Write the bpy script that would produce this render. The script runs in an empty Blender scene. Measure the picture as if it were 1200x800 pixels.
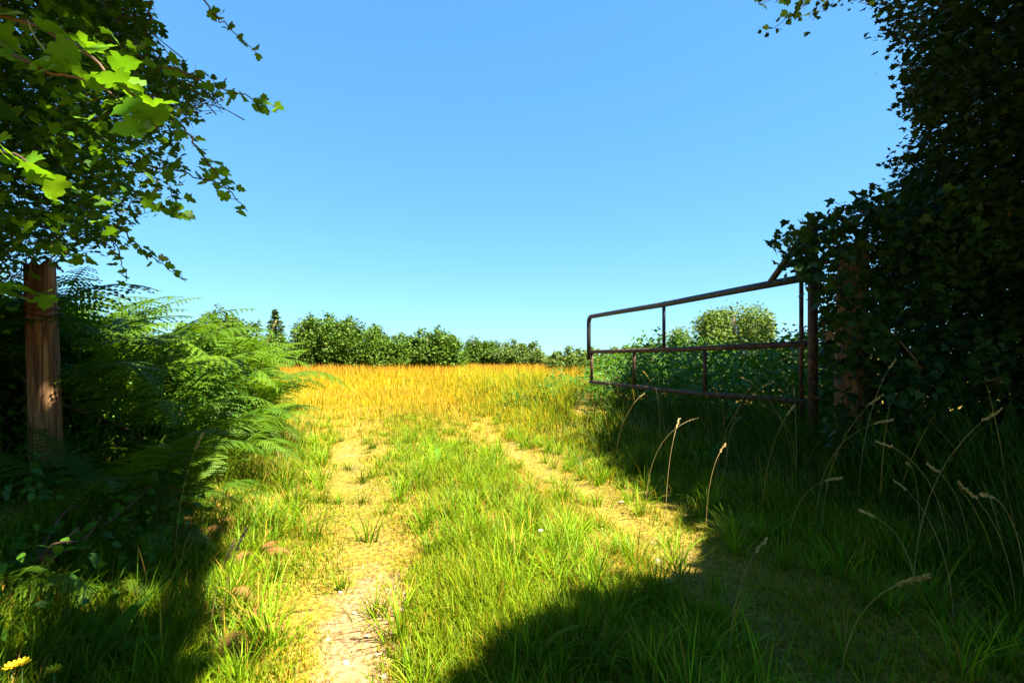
import bpy, math, random
import numpy as np
from mathutils import Vector, Matrix
R = math.radians
rng = np.random.default_rng(7)
random.seed(7)
sc = bpy.context.scene
COL = sc.collection

# ------------------------------------------------------------------ camera, sky, sun
CAMH = 1.15; F = 600.0; HZ = 418.0            # eye height, focal length and horizon row in photograph pixels
cd = bpy.data.cameras.new('camera'); cam = bpy.data.objects.new('camera', cd); COL.objects.link(cam)
cam.location = (0, 0, CAMH); cam.rotation_euler = (R(90), 0, 0)
cd.lens = 18; cd.sensor_width = 36; cd.shift_y = 18/1200; cd.clip_start = .02; cd.clip_end = 3000
sc.camera = cam

SUN_AZ, SUN_EL = 120, 60                      # clockwise from +Y
w = bpy.data.worlds.new('World'); sc.world = w; w.use_nodes = True
nt = w.node_tree; nt.nodes.clear()
wo = nt.nodes.new('ShaderNodeOutputWorld'); bg = nt.nodes.new('ShaderNodeBackground')
sky = nt.nodes.new('ShaderNodeTexSky'); sky.sky_type = 'NISHITA'; sky.sun_disc = False
sky.sun_elevation = R(SUN_EL); sky.sun_rotation = R(SUN_AZ)
sky.air_density = 1.0; sky.dust_density = 0.0; sky.ozone_density = 3.0; sky.altitude = 0
hs = nt.nodes.new('ShaderNodeHueSaturation'); hs.inputs['Saturation'].default_value = 1.25
gm_ = nt.nodes.new('ShaderNodeGamma'); gm_.inputs[1].default_value = .49          # flatter, bluer sky as in the photograph
tn = nt.nodes.new('ShaderNodeMix'); tn.data_type = 'RGBA'; tn.blend_type = 'MULTIPLY'; tn.inputs['Factor'].default_value = 1
tn.inputs['B'].default_value = (.50, .89, 1.2, 1)
nt.links.new(sky.outputs[0], hs.inputs['Color']); nt.links.new(hs.outputs[0], gm_.inputs[0])
nt.links.new(gm_.outputs[0], tn.inputs['A']); nt.links.new(tn.outputs['Result'], bg.inputs[0])
bg.inputs[1].default_value = .08
nt.links.new(bg.outputs[0], wo.inputs[0])
sd = bpy.data.lights.new('sun', 'SUN'); sd.energy = 5; sd.angle = R(.5); sd.color = (1, .95, .86)
sun = bpy.data.objects.new('sun', sd); COL.objects.link(sun)
SV = Vector((math.sin(R(SUN_AZ))*math.cos(R(SUN_EL)), math.cos(R(SUN_AZ))*math.cos(R(SUN_EL)), math.sin(R(SUN_EL))))
sun.rotation_euler = (-SV).to_track_quat('-Z', 'Y').to_euler(); sun.location = SV*60
sc.view_settings.view_transform = 'Standard'; sc.view_settings.look = 'None'
sc.view_settings.exposure = 2.6; sc.view_settings.gamma = 1
sc.cycles.max_bounces = 6; sc.cycles.diffuse_bounces = 1; sc.cycles.glossy_bounces = 2
sc.cycles.transmission_bounces = 4; sc.cycles.transparent_max_bounces = 4
sc.cycles.use_denoising = True
S = np.array(SV)

# ------------------------------------------------------------------ small helpers
LD = np.array((-.285, .958)); LN = np.array((.958, .285))     # lane direction and its right-hand normal
def uv(x, y): return LN[0]*x + LN[1]*y, LD[0]*x + LD[1]*y
def xy(u, v): return LN[0]*u + LD[0]*v, LN[1]*u + LD[1]*v
def sst(a, b, x):
    t = np.clip((x-a)/(b-a), 0, 1); return t*t*(3-2*t)
_ph = rng.uniform(0, 6.28, (12, 2)); _fr = rng.normal(0, 1, (12, 2))
def wob(x, y, s):
    r = 0
    for k in range(6):
        f = _fr[k]/s; r = r + np.sin(x*f[0]+y*f[1]+_ph[k, 0])*np.sin(x*f[1]*.7-y*f[0]*.9+_ph[k, 1])
    return r/2.2
def rut_centre(v): return -.06 + .05*np.sin(v*.7), 1.86 - .28*sst(3.4, 1.6, v) + .05*np.sin(v*.9+1)
def rut(x, y):
    u, v = uv(x, y); a, b = rut_centre(v); u = u+.10*wob(x, y, .45)
    return np.exp(-((u-a)/.27)**2), np.exp(-((u-b)/.24)**2)
def gz(x, y):
    x = np.asarray(x, float); y = np.asarray(y, float)
    u, v = uv(x, y); r1, r2 = rut(x, y); far = sst(14, 7, v)
    z = -.05*(r1+r2)*sst(24, 8, v) + .26*sst(2.3, 3.8, u)*sst(30, 9, v) + .46*sst(-.6, -1.9, u)*far
    z = z + .025*wob(x, y, .55)*sst(30, 10, y) + .05*wob(x, y, 3.0)*sst(80, 20, np.hypot(x, y))
    return z
def P(px, py, d): return np.array(((px-600)/F*d, d, CAMH+(HZ-py)/F*d))
def G(px, py):
    d = F*CAMH/(py-HZ); return np.array(((px-600)/F*d, d))
def proj(p):
    p = np.atleast_2d(p); y = np.where(p[:, 1] > .05, p[:, 1], 1e-3)
    return 600+F*p[:, 0]/y, HZ-F*(p[:, 2]-CAMH)/y, p[:, 1] > .05
def inpoly(x, y, poly):
    x = np.asarray(x); y = np.asarray(y); c = np.zeros(x.shape, bool); n = len(poly)
    for i in range(n):
        x1, y1 = poly[i]; x2, y2 = poly[i-1]
        if y1 == y2: continue
        c ^= ((y1 > y) != (y2 > y)) & (x < (x2-x1)*(y-y1)/(y2-y1)+x1)
    return c

def np_mesh(name, V, tris=None, quads=None, cols=None, smooth=False):
    me = bpy.data.meshes.new(name); V = np.asarray(V, np.float32)
    tris = np.zeros((0, 3), int) if tris is None else np.asarray(tris, int)
    quads = np.zeros((0, 4), int) if quads is None else np.asarray(quads, int)
    me.vertices.add(len(V)); me.vertices.foreach_set('co', V.ravel())
    loops = np.concatenate([tris.ravel(), quads.ravel()]).astype(np.int32)
    me.loops.add(len(loops)); me.loops.foreach_set('vertex_index', loops)
    nt_, nq = len(tris), len(quads)
    me.polygons.add(nt_+nq)
    st = np.concatenate([np.arange(nt_)*3, nt_*3+np.arange(nq)*4]).astype(np.int32)
    me.polygons.foreach_set('loop_start', st)
    if smooth: me.polygons.foreach_set('use_smooth', np.ones(nt_+nq, bool))
    me.update(calc_edges=True)
    if cols is not None:
        a = me.color_attributes.new('col', 'FLOAT_COLOR', 'POINT')
        c = np.ones((len(V), 4), np.float32); c[:, :3] = cols
        a.data.foreach_set('color', c.ravel())
    return me
def obj(name, me, mat=None, parent=None, loc=None):
    o = bpy.data.objects.new(name, me); COL.objects.link(o)
    if mat is not None and me is not None and not me.materials: me.materials.append(mat)
    if parent is not None: o.parent = parent
    if loc is not None: o.location = loc
    return o
def tag(o, label=None, cat=None, group=None, kind=None):
    if label: o['label'] = label
    if cat: o['category'] = cat
    if group: o['group'] = group
    if kind: o['kind'] = kind
    return o
def thing(name, label, cat, loc, group=None):
    return tag(obj(name, None, loc=loc), label, cat, group)

class MB:
    def __init__(s): s.V = []; s.T = []; s.Q = []; s.C = []; s.n = 0
    def add(s, V, T=None, Q=None, c=None):
        V = np.asarray(V, float); s.V.append(V)
        if T is not None and len(T): s.T.append(np.asarray(T)+s.n)
        if Q is not None and len(Q): s.Q.append(np.asarray(Q)+s.n)
        if c is not None: s.C.append(np.broadcast_to(c, (len(V), 3)))
        s.n += len(V)
    def tube(s, pts, rad, seg=6, c=None, cap=True, rough=0):
        pts = np.asarray(pts, float); n = len(pts); rad = np.broadcast_to(rad, (n,))
        tan = np.gradient(pts, axis=0); tan /= np.linalg.norm(tan, axis=1)[:, None]+1e-9
        ref = np.array((0, 0, 1.)) if abs(tan[0][2]) < .8 else np.array((1., 0, 0))
        a = np.cross(tan[0], ref); V = []
        for i in range(n):
            a = a-(a@tan[i])*tan[i]; a /= np.linalg.norm(a)+1e-9; b = np.cross(tan[i], a)
            for k in range(seg):
                t = 2*math.pi*k/seg; rr = rad[i]*(1+(rng.uniform(-rough, rough) if rough else 0))
                V.append(pts[i]+rr*(math.cos(t)*a+math.sin(t)*b))
        Q = [(i*seg+k, i*seg+(k+1) % seg, (i+1)*seg+(k+1) % seg, (i+1)*seg+k) for i in range(n-1) for k in range(seg)]
        T = []
        if cap:
            V.append(pts[0]); V.append(pts[-1]); m = n*seg
            T = [(m, (k+1) % seg, k) for k in range(seg)]+[(m+1, (n-1)*seg+k, (n-1)*seg+(k+1) % seg) for k in range(seg)]
        s.add(V, T, Q, c)
    def scatter(s, L, T, pos, rot, sc_, c=None):
        L = np.asarray(L); T = np.asarray(T); n = len(pos)
        if n == 0: return
        V = np.einsum('nij,kj->nki', rot, L)*np.asarray(sc_).reshape(n, -1)[:, None, :1]+pos[:, None, :]
        F_ = T[None]+(np.arange(n)*len(L))[:, None, None]
        cc = None if c is None else np.repeat(c, len(L), axis=0)
        s.add(V.reshape(-1, 3), F_.reshape(-1, 3), None, cc)
    def mesh(s, name, smooth=False):
        return np_mesh(name, np.concatenate(s.V), np.concatenate(s.T) if s.T else None, np.concatenate(s.Q) if s.Q else None,
                       np.concatenate(s.C) if s.C else None, smooth)
    def build(s, name, mat, parent=None, smooth=False): return obj(name, s.mesh(name, smooth), mat, parent)

def rand_rot(n, tilt=.6, az=None):
    """frames whose z axis is near up (tilt = spread) and whose x axis (leaf tip) points around"""
    z = np.stack([rng.normal(0, tilt, n), rng.normal(0, tilt, n), np.ones(n)], 1); z /= np.linalg.norm(z, axis=1)[:, None]
    a = rng.uniform(0, 2*math.pi, n) if az is None else az
    x = np.stack([np.cos(a), np.sin(a), rng.normal(-.25, .3, n)], 1)
    x -= (x*z).sum(1)[:, None]*z; x /= np.linalg.norm(x, axis=1)[:, None]
    return np.stack([x, np.cross(z, x), z], 2)

# ------------------------------------------------------------------ materials
def newmat(name):
    m = bpy.data.materials.new(name); m.use_nodes = True; m.node_tree.nodes.clear(); return m, m.node_tree
def N(nt, t, **k):
    n = nt.nodes.new(t)
    for a, b in k.items():
        if a in n.inputs: n.inputs[a].default_value = b
        else: setattr(n, a, b)
    return n
def leafmat(name, c1, c2, trans=.35, rough=.45, attr=False, spec=.12, tcol=None, obrand=False):
    m, nt = newmat(name); L = nt.links.new
    out = N(nt, 'ShaderNodeOutputMaterial')
    if attr:
        a = N(nt, 'ShaderNodeAttribute', attribute_name='col'); colr = a.outputs['Color']
    else:
        geo = N(nt, 'ShaderNodeNewGeometry'); mix = N(nt, 'ShaderNodeMix', data_type='RGBA')
        rnd = geo.outputs['Random Per Island']
        if obrand: rnd = N(nt, 'ShaderNodeObjectInfo').outputs['Random']
        L(rnd, mix.inputs['Factor']); mix.inputs['A'].default_value = (*c1, 1); mix.inputs['B'].default_value = (*c2, 1)
        colr = mix.outputs['Result']
    pb = N(nt, 'ShaderNodeBsdfPrincipled'); L(colr, pb.inputs['Base Color'])
    pb.inputs['Roughness'].default_value = rough; pb.inputs['Specular IOR Level'].default_value = spec
    tr = N(nt, 'ShaderNodeBsdfTranslucent'); g = N(nt, 'ShaderNodeMix', data_type='RGBA', blend_type='MULTIPLY')
    g.inputs['Factor'].default_value = 1; L(colr, g.inputs['A']); g.inputs['B'].default_value = (*(tcol or (1.5, 1.35, .5)), 1)
    L(g.outputs['Result'], tr.inputs['Color'])
    ms = N(nt, 'ShaderNodeMixShader'); ms.inputs[0].default_value = trans
    L(pb.outputs[0], ms.inputs[1]); L(tr.outputs[0], ms.inputs[2]); L(ms.outputs[0], out.inputs['Surface'])
    return m
def surfmat(name, stops, scale=(1, 1, 1), nscale=6, detail=6, rough=.85, bump=.3, metallic=0, dist=0.0):
    """noise-coloured opaque surface; stops = [(pos, colour)...]"""
    m, nt = newmat(name); L = nt.links.new
    out = N(nt, 'ShaderNodeOutputMaterial'); pb = N(nt, 'ShaderNodeBsdfPrincipled'); pb.inputs['Roughness'].default_value = rough
    pb.inputs['Metallic'].default_value = metallic; pb.inputs['Specular IOR Level'].default_value = .25
    tc = N(nt, 'ShaderNodeTexCoord'); mp = N(nt, 'ShaderNodeMapping'); mp.inputs['Scale'].default_value = scale
    L(tc.outputs['Object'], mp.inputs[0])
    no = N(nt, 'ShaderNodeTexNoise', Scale=nscale, Detail=detail, Distortion=dist); L(mp.outputs[0], no.inputs['Vector'])
    cr = N(nt, 'ShaderNodeValToRGB'); L(no.outputs['Fac'], cr.inputs[0]); e = cr.color_ramp.elements
    e[0].position, e[0].color = stops[0][0], (*stops[0][1], 1); e[1].position, e[1].color = stops[-1][0], (*stops[-1][1], 1)
    for p_, c_ in stops[1:-1]: k = e.new(p_); k.color = (*c_, 1)
    L(cr.outputs[0], pb.inputs['Base Color'])
    bp = N(nt, 'ShaderNodeBump', Strength=bump, Distance=.02); L(no.outputs['Fac'], bp.inputs['Height']); L(bp.outputs[0], pb.inputs['Normal'])
    L(pb.outputs[0], out.inputs['Surface'])
    return m
M = {}
M['grass'] = leafmat('grass_blades', None, None, .4, .5, attr=True, spec=.10, tcol=(1.25, 1.2, .6))
M['maple'] = leafmat('lobed_leaf', (.022, .065, .008), (.075, .17, .010), .42, .38, tcol=(1.5, 1.3, .4))  # crown mass: inner shade put into a darker leaf colour
M['maple_ob'] = leafmat('lobed_leaf_single', (.075, .19, .010), (.14, .29, .014), .45, .38, tcol=(1.5, 1.3, .4), obrand=True)  # front leaves: same leaf, colour brightened as if sunlit
M['pale'] = leafmat('withered_leaf', (.20, .26, .07), (.30, .32, .13), .3, .6, obrand=True)
M['dark'] = leafmat('dark_leaf', (.008, .02, .005), (.022, .045, .008), .25, .55, spec=.08)  # leaf colour lowered so the shaded masses look deeper in shade
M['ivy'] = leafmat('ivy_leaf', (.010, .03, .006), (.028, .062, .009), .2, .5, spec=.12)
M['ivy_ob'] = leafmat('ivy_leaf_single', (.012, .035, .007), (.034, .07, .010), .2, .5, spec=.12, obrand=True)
M['ivy_brown'] = leafmat('brown_ivy_leaf', (.14, .06, .02), (.2, .1, .03), .2, .5, obrand=True)
M['fern'] = leafmat('fern_frond', (.042, .095, .006), (.095, .17, .008), .38, .5, obrand=True, tcol=(1.3, 1.3, .4))
M['fern_brown'] = leafmat('dry_fern_frond', (.22, .10, .03), (.3, .16, .04), .3, .6, obrand=True)
M['bramble'] = leafmat('bramble_leaf', (.028, .085, .010), (.075, .18, .014), .36, .4)
M['fartree'] = leafmat('far_foliage', (.035, .08, .008), (.10, .17, .014), .3, .55, tcol=(1.3, 1.2, .5))
M['fartree2'] = leafmat('far_foliage_olive', (.06, .11, .02), (.13, .185, .035), .34, .55, tcol=(1.3, 1.2, .5))
M['fartree3'] = leafmat('far_foliage_dark', (.03, .065, .02), (.075, .125, .03), .3, .55)
M['straw'] = leafmat('straw', (.36, .24, .07), (.5, .36, .14), .35, .6, obrand=True, tcol=(1.1, 1, .8))
M['stem'] = surfmat('green_stem', [(.3, (.06, .13, .02)), (.7, (.16, .2, .05))], nscale=9, rough=.6)
M['twig'] = surfmat('twig_bark', [(.3, (.06, .035, .018)), (.7, (.15, .09, .045))], nscale=14, rough=.8)
M['bark'] = surfmat('bark', [(.25, (.035, .025, .018)), (.5, (.09, .065, .045)), (.75, (.17, .13, .09))], scale=(1, 1, .25), nscale=16, bump=.9)
M['post'] = surfmat('weathered_post', [(.22, (.03, .014, .008)), (.42, (.13, .06, .025)), (.58, (.26, .13, .05)), (.78, (.42, .24, .10))],
                    scale=(1, 1, .07), nscale=34, detail=10, bump=1.0, dist=1.4)
M['rust'] = surfmat('rusty_pipe', [(.3, (.018, .011, .009)), (.5, (.055, .026, .015)), (.72, (.15, .06, .025))], nscale=18, rough=.75, bump=.4)
M['paint'] = surfmat('dark_painted_pipe', [(.35, (.020, .022, .025)), (.62, (.035, .034, .034)), (.8, (.11, .05, .025))], nscale=12, rough=.5, bump=.25)
M['stone'] = surfmat('path_stone', [(.3, (.26, .19, .12)), (.7, (.44, .34, .22))], nscale=20, bump=.4)
M['yellow'] = leafmat('yellow_petal', (.75, .55, .01), (.8, .6, .02), .3, .5)
M['white'] = leafmat('white_petal', (.8, .8, .74), (.8, .8, .74), .3, .5)

# ------------------------------------------------------------------ leaf templates (tip along +x, root at the origin)
def fan_leaf(outline, fold=.12, droop=.12):
    """outline: right-hand half from root to tip as (x, y); mirrored; a midrib fold gives it depth"""
    rt = [(0, 0)]+outline; xs = [p[0] for p in outline]
    mid = np.linspace(0, 1, 4)
    V = [(x, 0, -droop*x*x) for x in mid]
    T = []
    for sgn in (1, -1):
        b = len(V); pts = outline[:-1]
        V += [(x, sgn*y, fold*y-droop*x*x) for x, y in pts]
        ids = [0]+[b+i for i in range(len(pts))]+[3]
        for i in range(len(ids)-1):
            p, q = ids[i], ids[i+1]
            mx = (V[p][0]+V[q][0])/2; c = 1 if mx < .52 else 2
            T.append((c, p, q) if sgn > 0 else (c, q, p))
        T.append((0, 1, 1)); T.pop()
        # close the strip between the two midrib anchors
        k = next(i for i in range(len(ids)-1) if (V[ids[i]][0]+V[ids[i+1]][0])/2 >= .52)
        T.append((1, ids[k], 2) if sgn > 0 else (1, 2, ids[k]))
    T = [t for t in T if len(set(t)) == 3]
    return np.array(V, float), np.array(T)
LOBED = fan_leaf([(-.03, .14), (.05, .33), (.2, .30), (.22, .5), (.42, .46), (.47, .26), (.62, .31), (.78, .2), (.82, .1), (1, 0)])
LOBED[0][:, 2] += .03*np.sin(LOBED[0][:, 0]*9)
IVY = fan_leaf([(-.1, .2), (0, .42), (.22, .38), (.42, .52), (.5, .26), (.74, .14), (1, 0)], fold=.1, droop=.2)
OVATE = fan_leaf([(.08, .17), (.3, .3), (.52, .3), (.76, .17), (1, 0)], fold=.2, droop=.2)
FOUR = (np.array([(0, 0, 0), (.4, .42, .08), (1, 0, -.1), (.4, -.42, .08)], float), np.array([(0, 2, 1), (0, 3, 2)]))
_o = [(0, 0), (.03, .34), (.24, .26), (.42, .48), (.52, .2), (.78, .2), (1, 0), (.78, -.2), (.52, -.2), (.42, -.48), (.24, -.26), (.03, -.34)]
LOWLOBED = (np.array([(.4, 0, 0)]+[(x_, y_, .12*abs(y_)-.12*x_*x_+.03*math.sin(9*x_)) for x_, y_ in _o]), np.array([(0, 1+(k+1) % 12, 1+k) for k in range(12)]))
_p = [(0, 0), (.1, .36), (.36, .22), (.5, .42), (.68, .16), (1, 0), (.68, -.16), (.5, -.42), (.36, -.22), (.1, -.36)]
SMALL = (np.array([(x_, y_, .15*abs(y_)-.12*x_*x_) for x_, y_ in _p]), np.array([(0, 2, 1), (2, 4, 3), (0, 4, 2), (0, 6, 4), (4, 6, 5), (0, 8, 6), (6, 8, 7), (0, 9, 8)]))
QUADLEAF = (np.array([(0, 0, 0), (.5, .3, .08), (1, 0, -.1), (.5, -.3, .08)], float), np.array([(0, 1, 2), (0, 2, 3)]))

# ------------------------------------------------------------------ ground
def ring_axis(lim, near, n):
    t = np.linspace(-1, 1, n); return np.sign(t)*(near*np.abs(t)+(lim-near)*np.abs(t)**5)
gx = ring_axis(900, 14, 221); gy0 = np.linspace(0, 1, 261); gy = -14+28*gy0+(1200-14)*gy0**5
X, Y = np.meshgrid(gx, gy); Z = gz(X, Y)
nx, ny = len(gx), len(gy); idx = np.arange(nx*ny).reshape(ny, nx)
Q = np.stack([idx[:-1, :-1], idx[:-1, 1:], idx[1:, 1:], idx[1:, :-1]], -1).reshape(-1, 4)
U, Vv = uv(X, Y); r1, r2 = rut(X, Y)
bare = np.clip((r1*(.35+.65*sst(3.6, 2.4, Vv))+r2*.4)*sst(13, 5, Vv)+.22*wob(X, Y, .35), 0, 1)
gold = sst(6.5, 11, Vv+wob(X, Y, 2))*sst(4.2, 2.9, U-.1*Vv*sst(9, 14, Vv))
gm = np_mesh('ground', np.stack([X, Y, Z], -1).reshape(-1, 3), None, Q, np.stack([bare, gold, 0*bare], -1).reshape(-1, 3), True)
m, nt = newmat('earth_and_turf'); L = nt.links.new
out = N(nt, 'ShaderNodeOutputMaterial'); pb = N(nt, 'ShaderNodeBsdfPrincipled'); pb.inputs['Roughness'].default_value = .95; pb.inputs['Specular IOR Level'].default_value = .1
at = N(nt, 'ShaderNodeAttribute', attribute_name='col'); sp = N(nt, 'ShaderNodeSeparateColor'); L(at.outputs['Color'], sp.inputs[0])
tc = N(nt, 'ShaderNodeTexCoord')
n1 = N(nt, 'ShaderNodeTexNoise', Scale=5.5, Detail=8); L(tc.outputs['Object'], n1.inputs['Vector'])
n2 = N(nt, 'ShaderNodeTexNoise', Scale=38, Detail=6); L(tc.outputs['Object'], n2.inputs['Vector'])
def ramp(src, stops):
    cr = N(nt, 'ShaderNodeValToRGB'); L(src, cr.inputs[0]); e = cr.color_ramp.elements
    e[0].position, e[0].color = stops[0][0], (*stops[0][1], 1); e[1].position, e[1].color = stops[-1][0], (*stops[-1][1], 1)
    for p_, c_ in stops[1:-1]: k = e.new(p_); k.color = (*c_, 1)
    return cr.outputs[0]
def mixc(f, a, b):
    x = N(nt, 'ShaderNodeMix', data_type='RGBA'); L(f, x.inputs['Factor']); L(a, x.inputs['A']); L(b, x.inputs['B']); return x.outputs['Result']
turf = ramp(n2.outputs['Fac'], [(.3, (.07, .045, .012)), (.5, (.17, .12, .018)), (.7, (.28, .20, .022))])
soil = ramp(n2.outputs['Fac'], [(.28, (.10, .055, .022)), (.45, (.20, .125, .055)), (.7, (.27, .185, .085))])
gcol = ramp(n2.outputs['Fac'], [(.3, (.16, .09, .012)), (.7, (.30, .18, .02))])
ad = N(nt, 'ShaderNodeMath', operation='ADD'); L(sp.outputs[0], ad.inputs[0]); L(n1.outputs['Fac'], ad.inputs[1])
bf = N(nt, 'ShaderNodeMapRange'); L(ad.outputs[0], bf.inputs[0]); bf.inputs['From Min'].default_value = .85; bf.inputs['From Max'].default_value = 1.15
base = mixc(sp.outputs[1], turf, gcol); L(mixc(bf.outputs[0], base, soil), pb.inputs['Base Color'])
nv = N(nt, 'ShaderNodeTexVoronoi', Scale=11, feature='DISTANCE_TO_EDGE'); L(tc.outputs['Object'], nv.inputs['Vector'])
b1 = N(nt, 'ShaderNodeBump', Strength=.7, Distance=.03); L(n2.outputs['Fac'], b1.inputs['Height'])
b2 = N(nt, 'ShaderNodeBump', Strength=.6, Distance=.05); L(n1.outputs['Fac'], b2.inputs['Height']); L(b1.outputs[0], b2.inputs['Normal'])
L(b2.outputs[0], pb.inputs['Normal']); L(pb.outputs[0], out.inputs['Surface'])
ground = obj('ground', gm, m); tag(ground, kind='structure')

# ------------------------------------------------------------------ grass
def blades(n_x, n_y, length, width, lean, curl, cols, segs=3, az=None, tipcol=None):
    n = len(n_x); base = np.stack([n_x, n_y, gz(n_x, n_y)-.01], 1)
    a = rng.uniform(0, 2*math.pi, n) if az is None else az
    d = np.stack([np.cos(a), np.sin(a), np.zeros(n)], 1)
    b = a+rng.normal(math.pi/2, .5, n); side = np.stack([np.cos(b), np.sin(b), np.zeros(n)], 1)
    th = lean.copy(); p = base.copy(); rows = []; cc = []
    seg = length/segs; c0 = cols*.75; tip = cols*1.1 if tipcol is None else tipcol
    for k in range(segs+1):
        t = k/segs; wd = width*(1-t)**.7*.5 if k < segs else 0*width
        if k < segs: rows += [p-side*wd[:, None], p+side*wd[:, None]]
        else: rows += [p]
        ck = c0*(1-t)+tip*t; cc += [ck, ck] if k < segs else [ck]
        p = p+(d*np.sin(th)[:, None]+np.array((0, 0, 1.))*np.cos(th)[:, None])*seg[:, None]; th = th+curl
    k = 2*segs+1; V = np.stack(rows, 1); C = np.stack(cc, 1)
    off = (np.arange(n)*k)[:, None]
    Qd = np.concatenate([off+np.array([[2*i, 2*i+1, 2*i+3, 2*i+2]]) for i in range(segs-1)]) if segs > 1 else None
    T = off+np.array([[2*segs-2, 2*segs-1, 2*segs]])
    return V.reshape(-1, 3), T, Qd, C.reshape(-1, 3)
def colmix(n, a, b, j=.18):
    t = rng.uniform(0, 1, n)[:, None]; c = np.array(a)*(1-t)+np.array(b)*t
    return c*rng.uniform(1-j, 1+j, (n, 1))
def polar(n, r0, r1, half=64, p=1.0):
    """world positions round the gateway, thinning with distance"""
    t = rng.uniform(0, 1, n)
    r = (r0**-p+(r1**-p-r0**-p)*t)**(-1/p); a = R(rng.uniform(-half, half, n)) if False else np.radians(rng.uniform(-half, half, n))
    return r*np.sin(a), r*np.cos(a)
GREEN1, GREEN2 = (.09, .165, .004), (.23, .28, .006)
STRAW1, STRAW2 = (.30, .20, .015), (.42, .26, .03)
GOLD1, GOLD2 = (.39, .26, .006), (.50, .38, .012)
DARKG1, DARKG2 = (.03, .08, .008), (.08, .15, .010)

# lane turf: short blades everywhere, thick tufts on the crown of the lane, thin dry wisps in the ruts
x, y = polar(330000, .9, 18, 62, .3); u, v = uv(x, y); a, b = rut(x, y); bb = np.clip(a*sst(14, 6, v)+b*.95*sst(14, 6, v), 0, 1)
pat = wob(x, y, .28)*.5+wob(x+9, y, .75)*.5
keep = (u > -1.5) & (u < 3.0) & (v < 15) & (rng.uniform(0, 1, len(x)) < np.clip(1.0-bb*np.where(u < 1, .18+.55*sst(3.0, 2.1, v), .12)+.6*pat*(.3+bb), .05, 1)*sst(15, 9, v+2*pat))
x, y, u, v, bb, pat = (q[keep] for q in (x, y, u, v, bb, pat)); n = len(x)
crown = np.exp(-((u-.92)/.6)**2)
tuft = np.clip(.7*crown+.9*sst(-.35, -.8, u)+.9*sst(2.25, 2.7, u)+.3, 0, 1.2)*np.clip(.65+.7*pat, .15, 1.5)
ln = (.04+.15*tuft**1.4*rng.uniform(.4, 1.15, n))*(1-.45*bb)
dry = (rng.uniform(0, 1, n) < np.clip(.36+.45*bb-.45*tuft+.45*sst(4.5, 9, v)-.45*pat, .05, .95))
c = np.where(dry[:, None], colmix(n, STRAW1, STRAW2), colmix(n, GREEN1, GREEN2))
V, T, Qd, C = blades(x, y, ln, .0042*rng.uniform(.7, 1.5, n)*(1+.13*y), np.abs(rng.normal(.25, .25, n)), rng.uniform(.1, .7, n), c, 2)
nt_ = 560; tu = np.where(rng.uniform(0, 1, nt_) < .7, rng.normal(.92, .42, nt_), np.where(rng.uniform(0, 1, nt_) < .5, rng.normal(-.5, .12, nt_), rng.normal(2.3, .15, nt_)))
tv = 1.2+rng.uniform(0, 1, nt_)**1.5*9; tx, ty = xy(tu, tv); ts = rng.uniform(.5, 1.25, nt_)*sst(12, 4, tv)
k = np.repeat(np.arange(nt_), 38); rr_ = np.abs(rng.normal(0, .045, len(k))); aa = rng.uniform(0, 6.28, len(k)); n = len(k)
c = np.where((rng.uniform(0, 1, n) < .1)[:, None], colmix(n, STRAW1, STRAW2), colmix(n, (.09, .20, .004), (.21, .31, .006)))*rng.uniform(.6, 1.2, nt_)[k][:, None]
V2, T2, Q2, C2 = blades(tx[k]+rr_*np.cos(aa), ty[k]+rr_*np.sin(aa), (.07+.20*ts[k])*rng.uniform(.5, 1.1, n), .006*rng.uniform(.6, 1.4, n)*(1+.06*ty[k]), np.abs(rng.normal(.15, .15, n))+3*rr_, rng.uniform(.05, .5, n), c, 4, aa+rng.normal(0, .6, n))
m_ = MB(); m_.add(V, T, Qd, C); m_.add(V2, T2, Q2, C2)
o = obj('lane_grass', m_.mesh('lane_grass'), M['grass'])
tag(o, 'short green and straw-coloured grass growing over the farm track', 'grass', kind='stuff')

# taller verge grass: both banks
def bank(name, label, un, n0, umin, umax, r1, hgt, g1, g2, dryp):
    x, y = polar(n0, .8, r1, 68, .5); u, v = uv(x, y)
    edge = umin+.18*wob(x, y, .5) if un > 0 else umax+.16*wob(x, y, .5)
    k = ((u > edge) & (u < umax)) if un > 0 else ((u < edge) & (u > umin))
    x, y, u, v = (q[k] for q in (x, y, u, v)); n = len(x)
    cl = np.clip(.75+.5*wob(x, y, .33), .25, 1.4)
    ln = hgt*cl*rng.uniform(.45, 1.15, n)*sst(0, .6, np.abs(u-(umin if un > 0 else umax))+.18)
    if un > 0: ln = ln*(1+1.0*sst(2.7, 3.5, u))
    dry = rng.uniform(0, 1, n) < dryp
    c = np.where(dry[:, None], colmix(n, STRAW1, (.34, .2, .05)), colmix(n, g1, g2))
    az = np.arctan2(-LN[1]*un, -LN[0]*un)+rng.normal(0, 1.3, n)
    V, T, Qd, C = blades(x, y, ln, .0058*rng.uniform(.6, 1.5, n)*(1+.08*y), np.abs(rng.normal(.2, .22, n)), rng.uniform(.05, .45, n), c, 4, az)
    tag(obj(name, np_mesh(name, V, T, Qd, C), M['grass']), label, 'grass', kind='stuff')
bank('bank_grass', 'long arching green grass on the bank below the bracken and wooden post', -1, 75000, -4.5, -.42, 9, .36, (.035, .10, .006), (.11, .20, .007), .08)
bank('verge_grass', 'long tangled grass on the verge under the open metal gate', 1, 110000, 2.35, 6.5, 14, .42, (.018, .05, .004), (.075, .135, .005), .06)  # verge greens darkened to deepen the shade lying there

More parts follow.
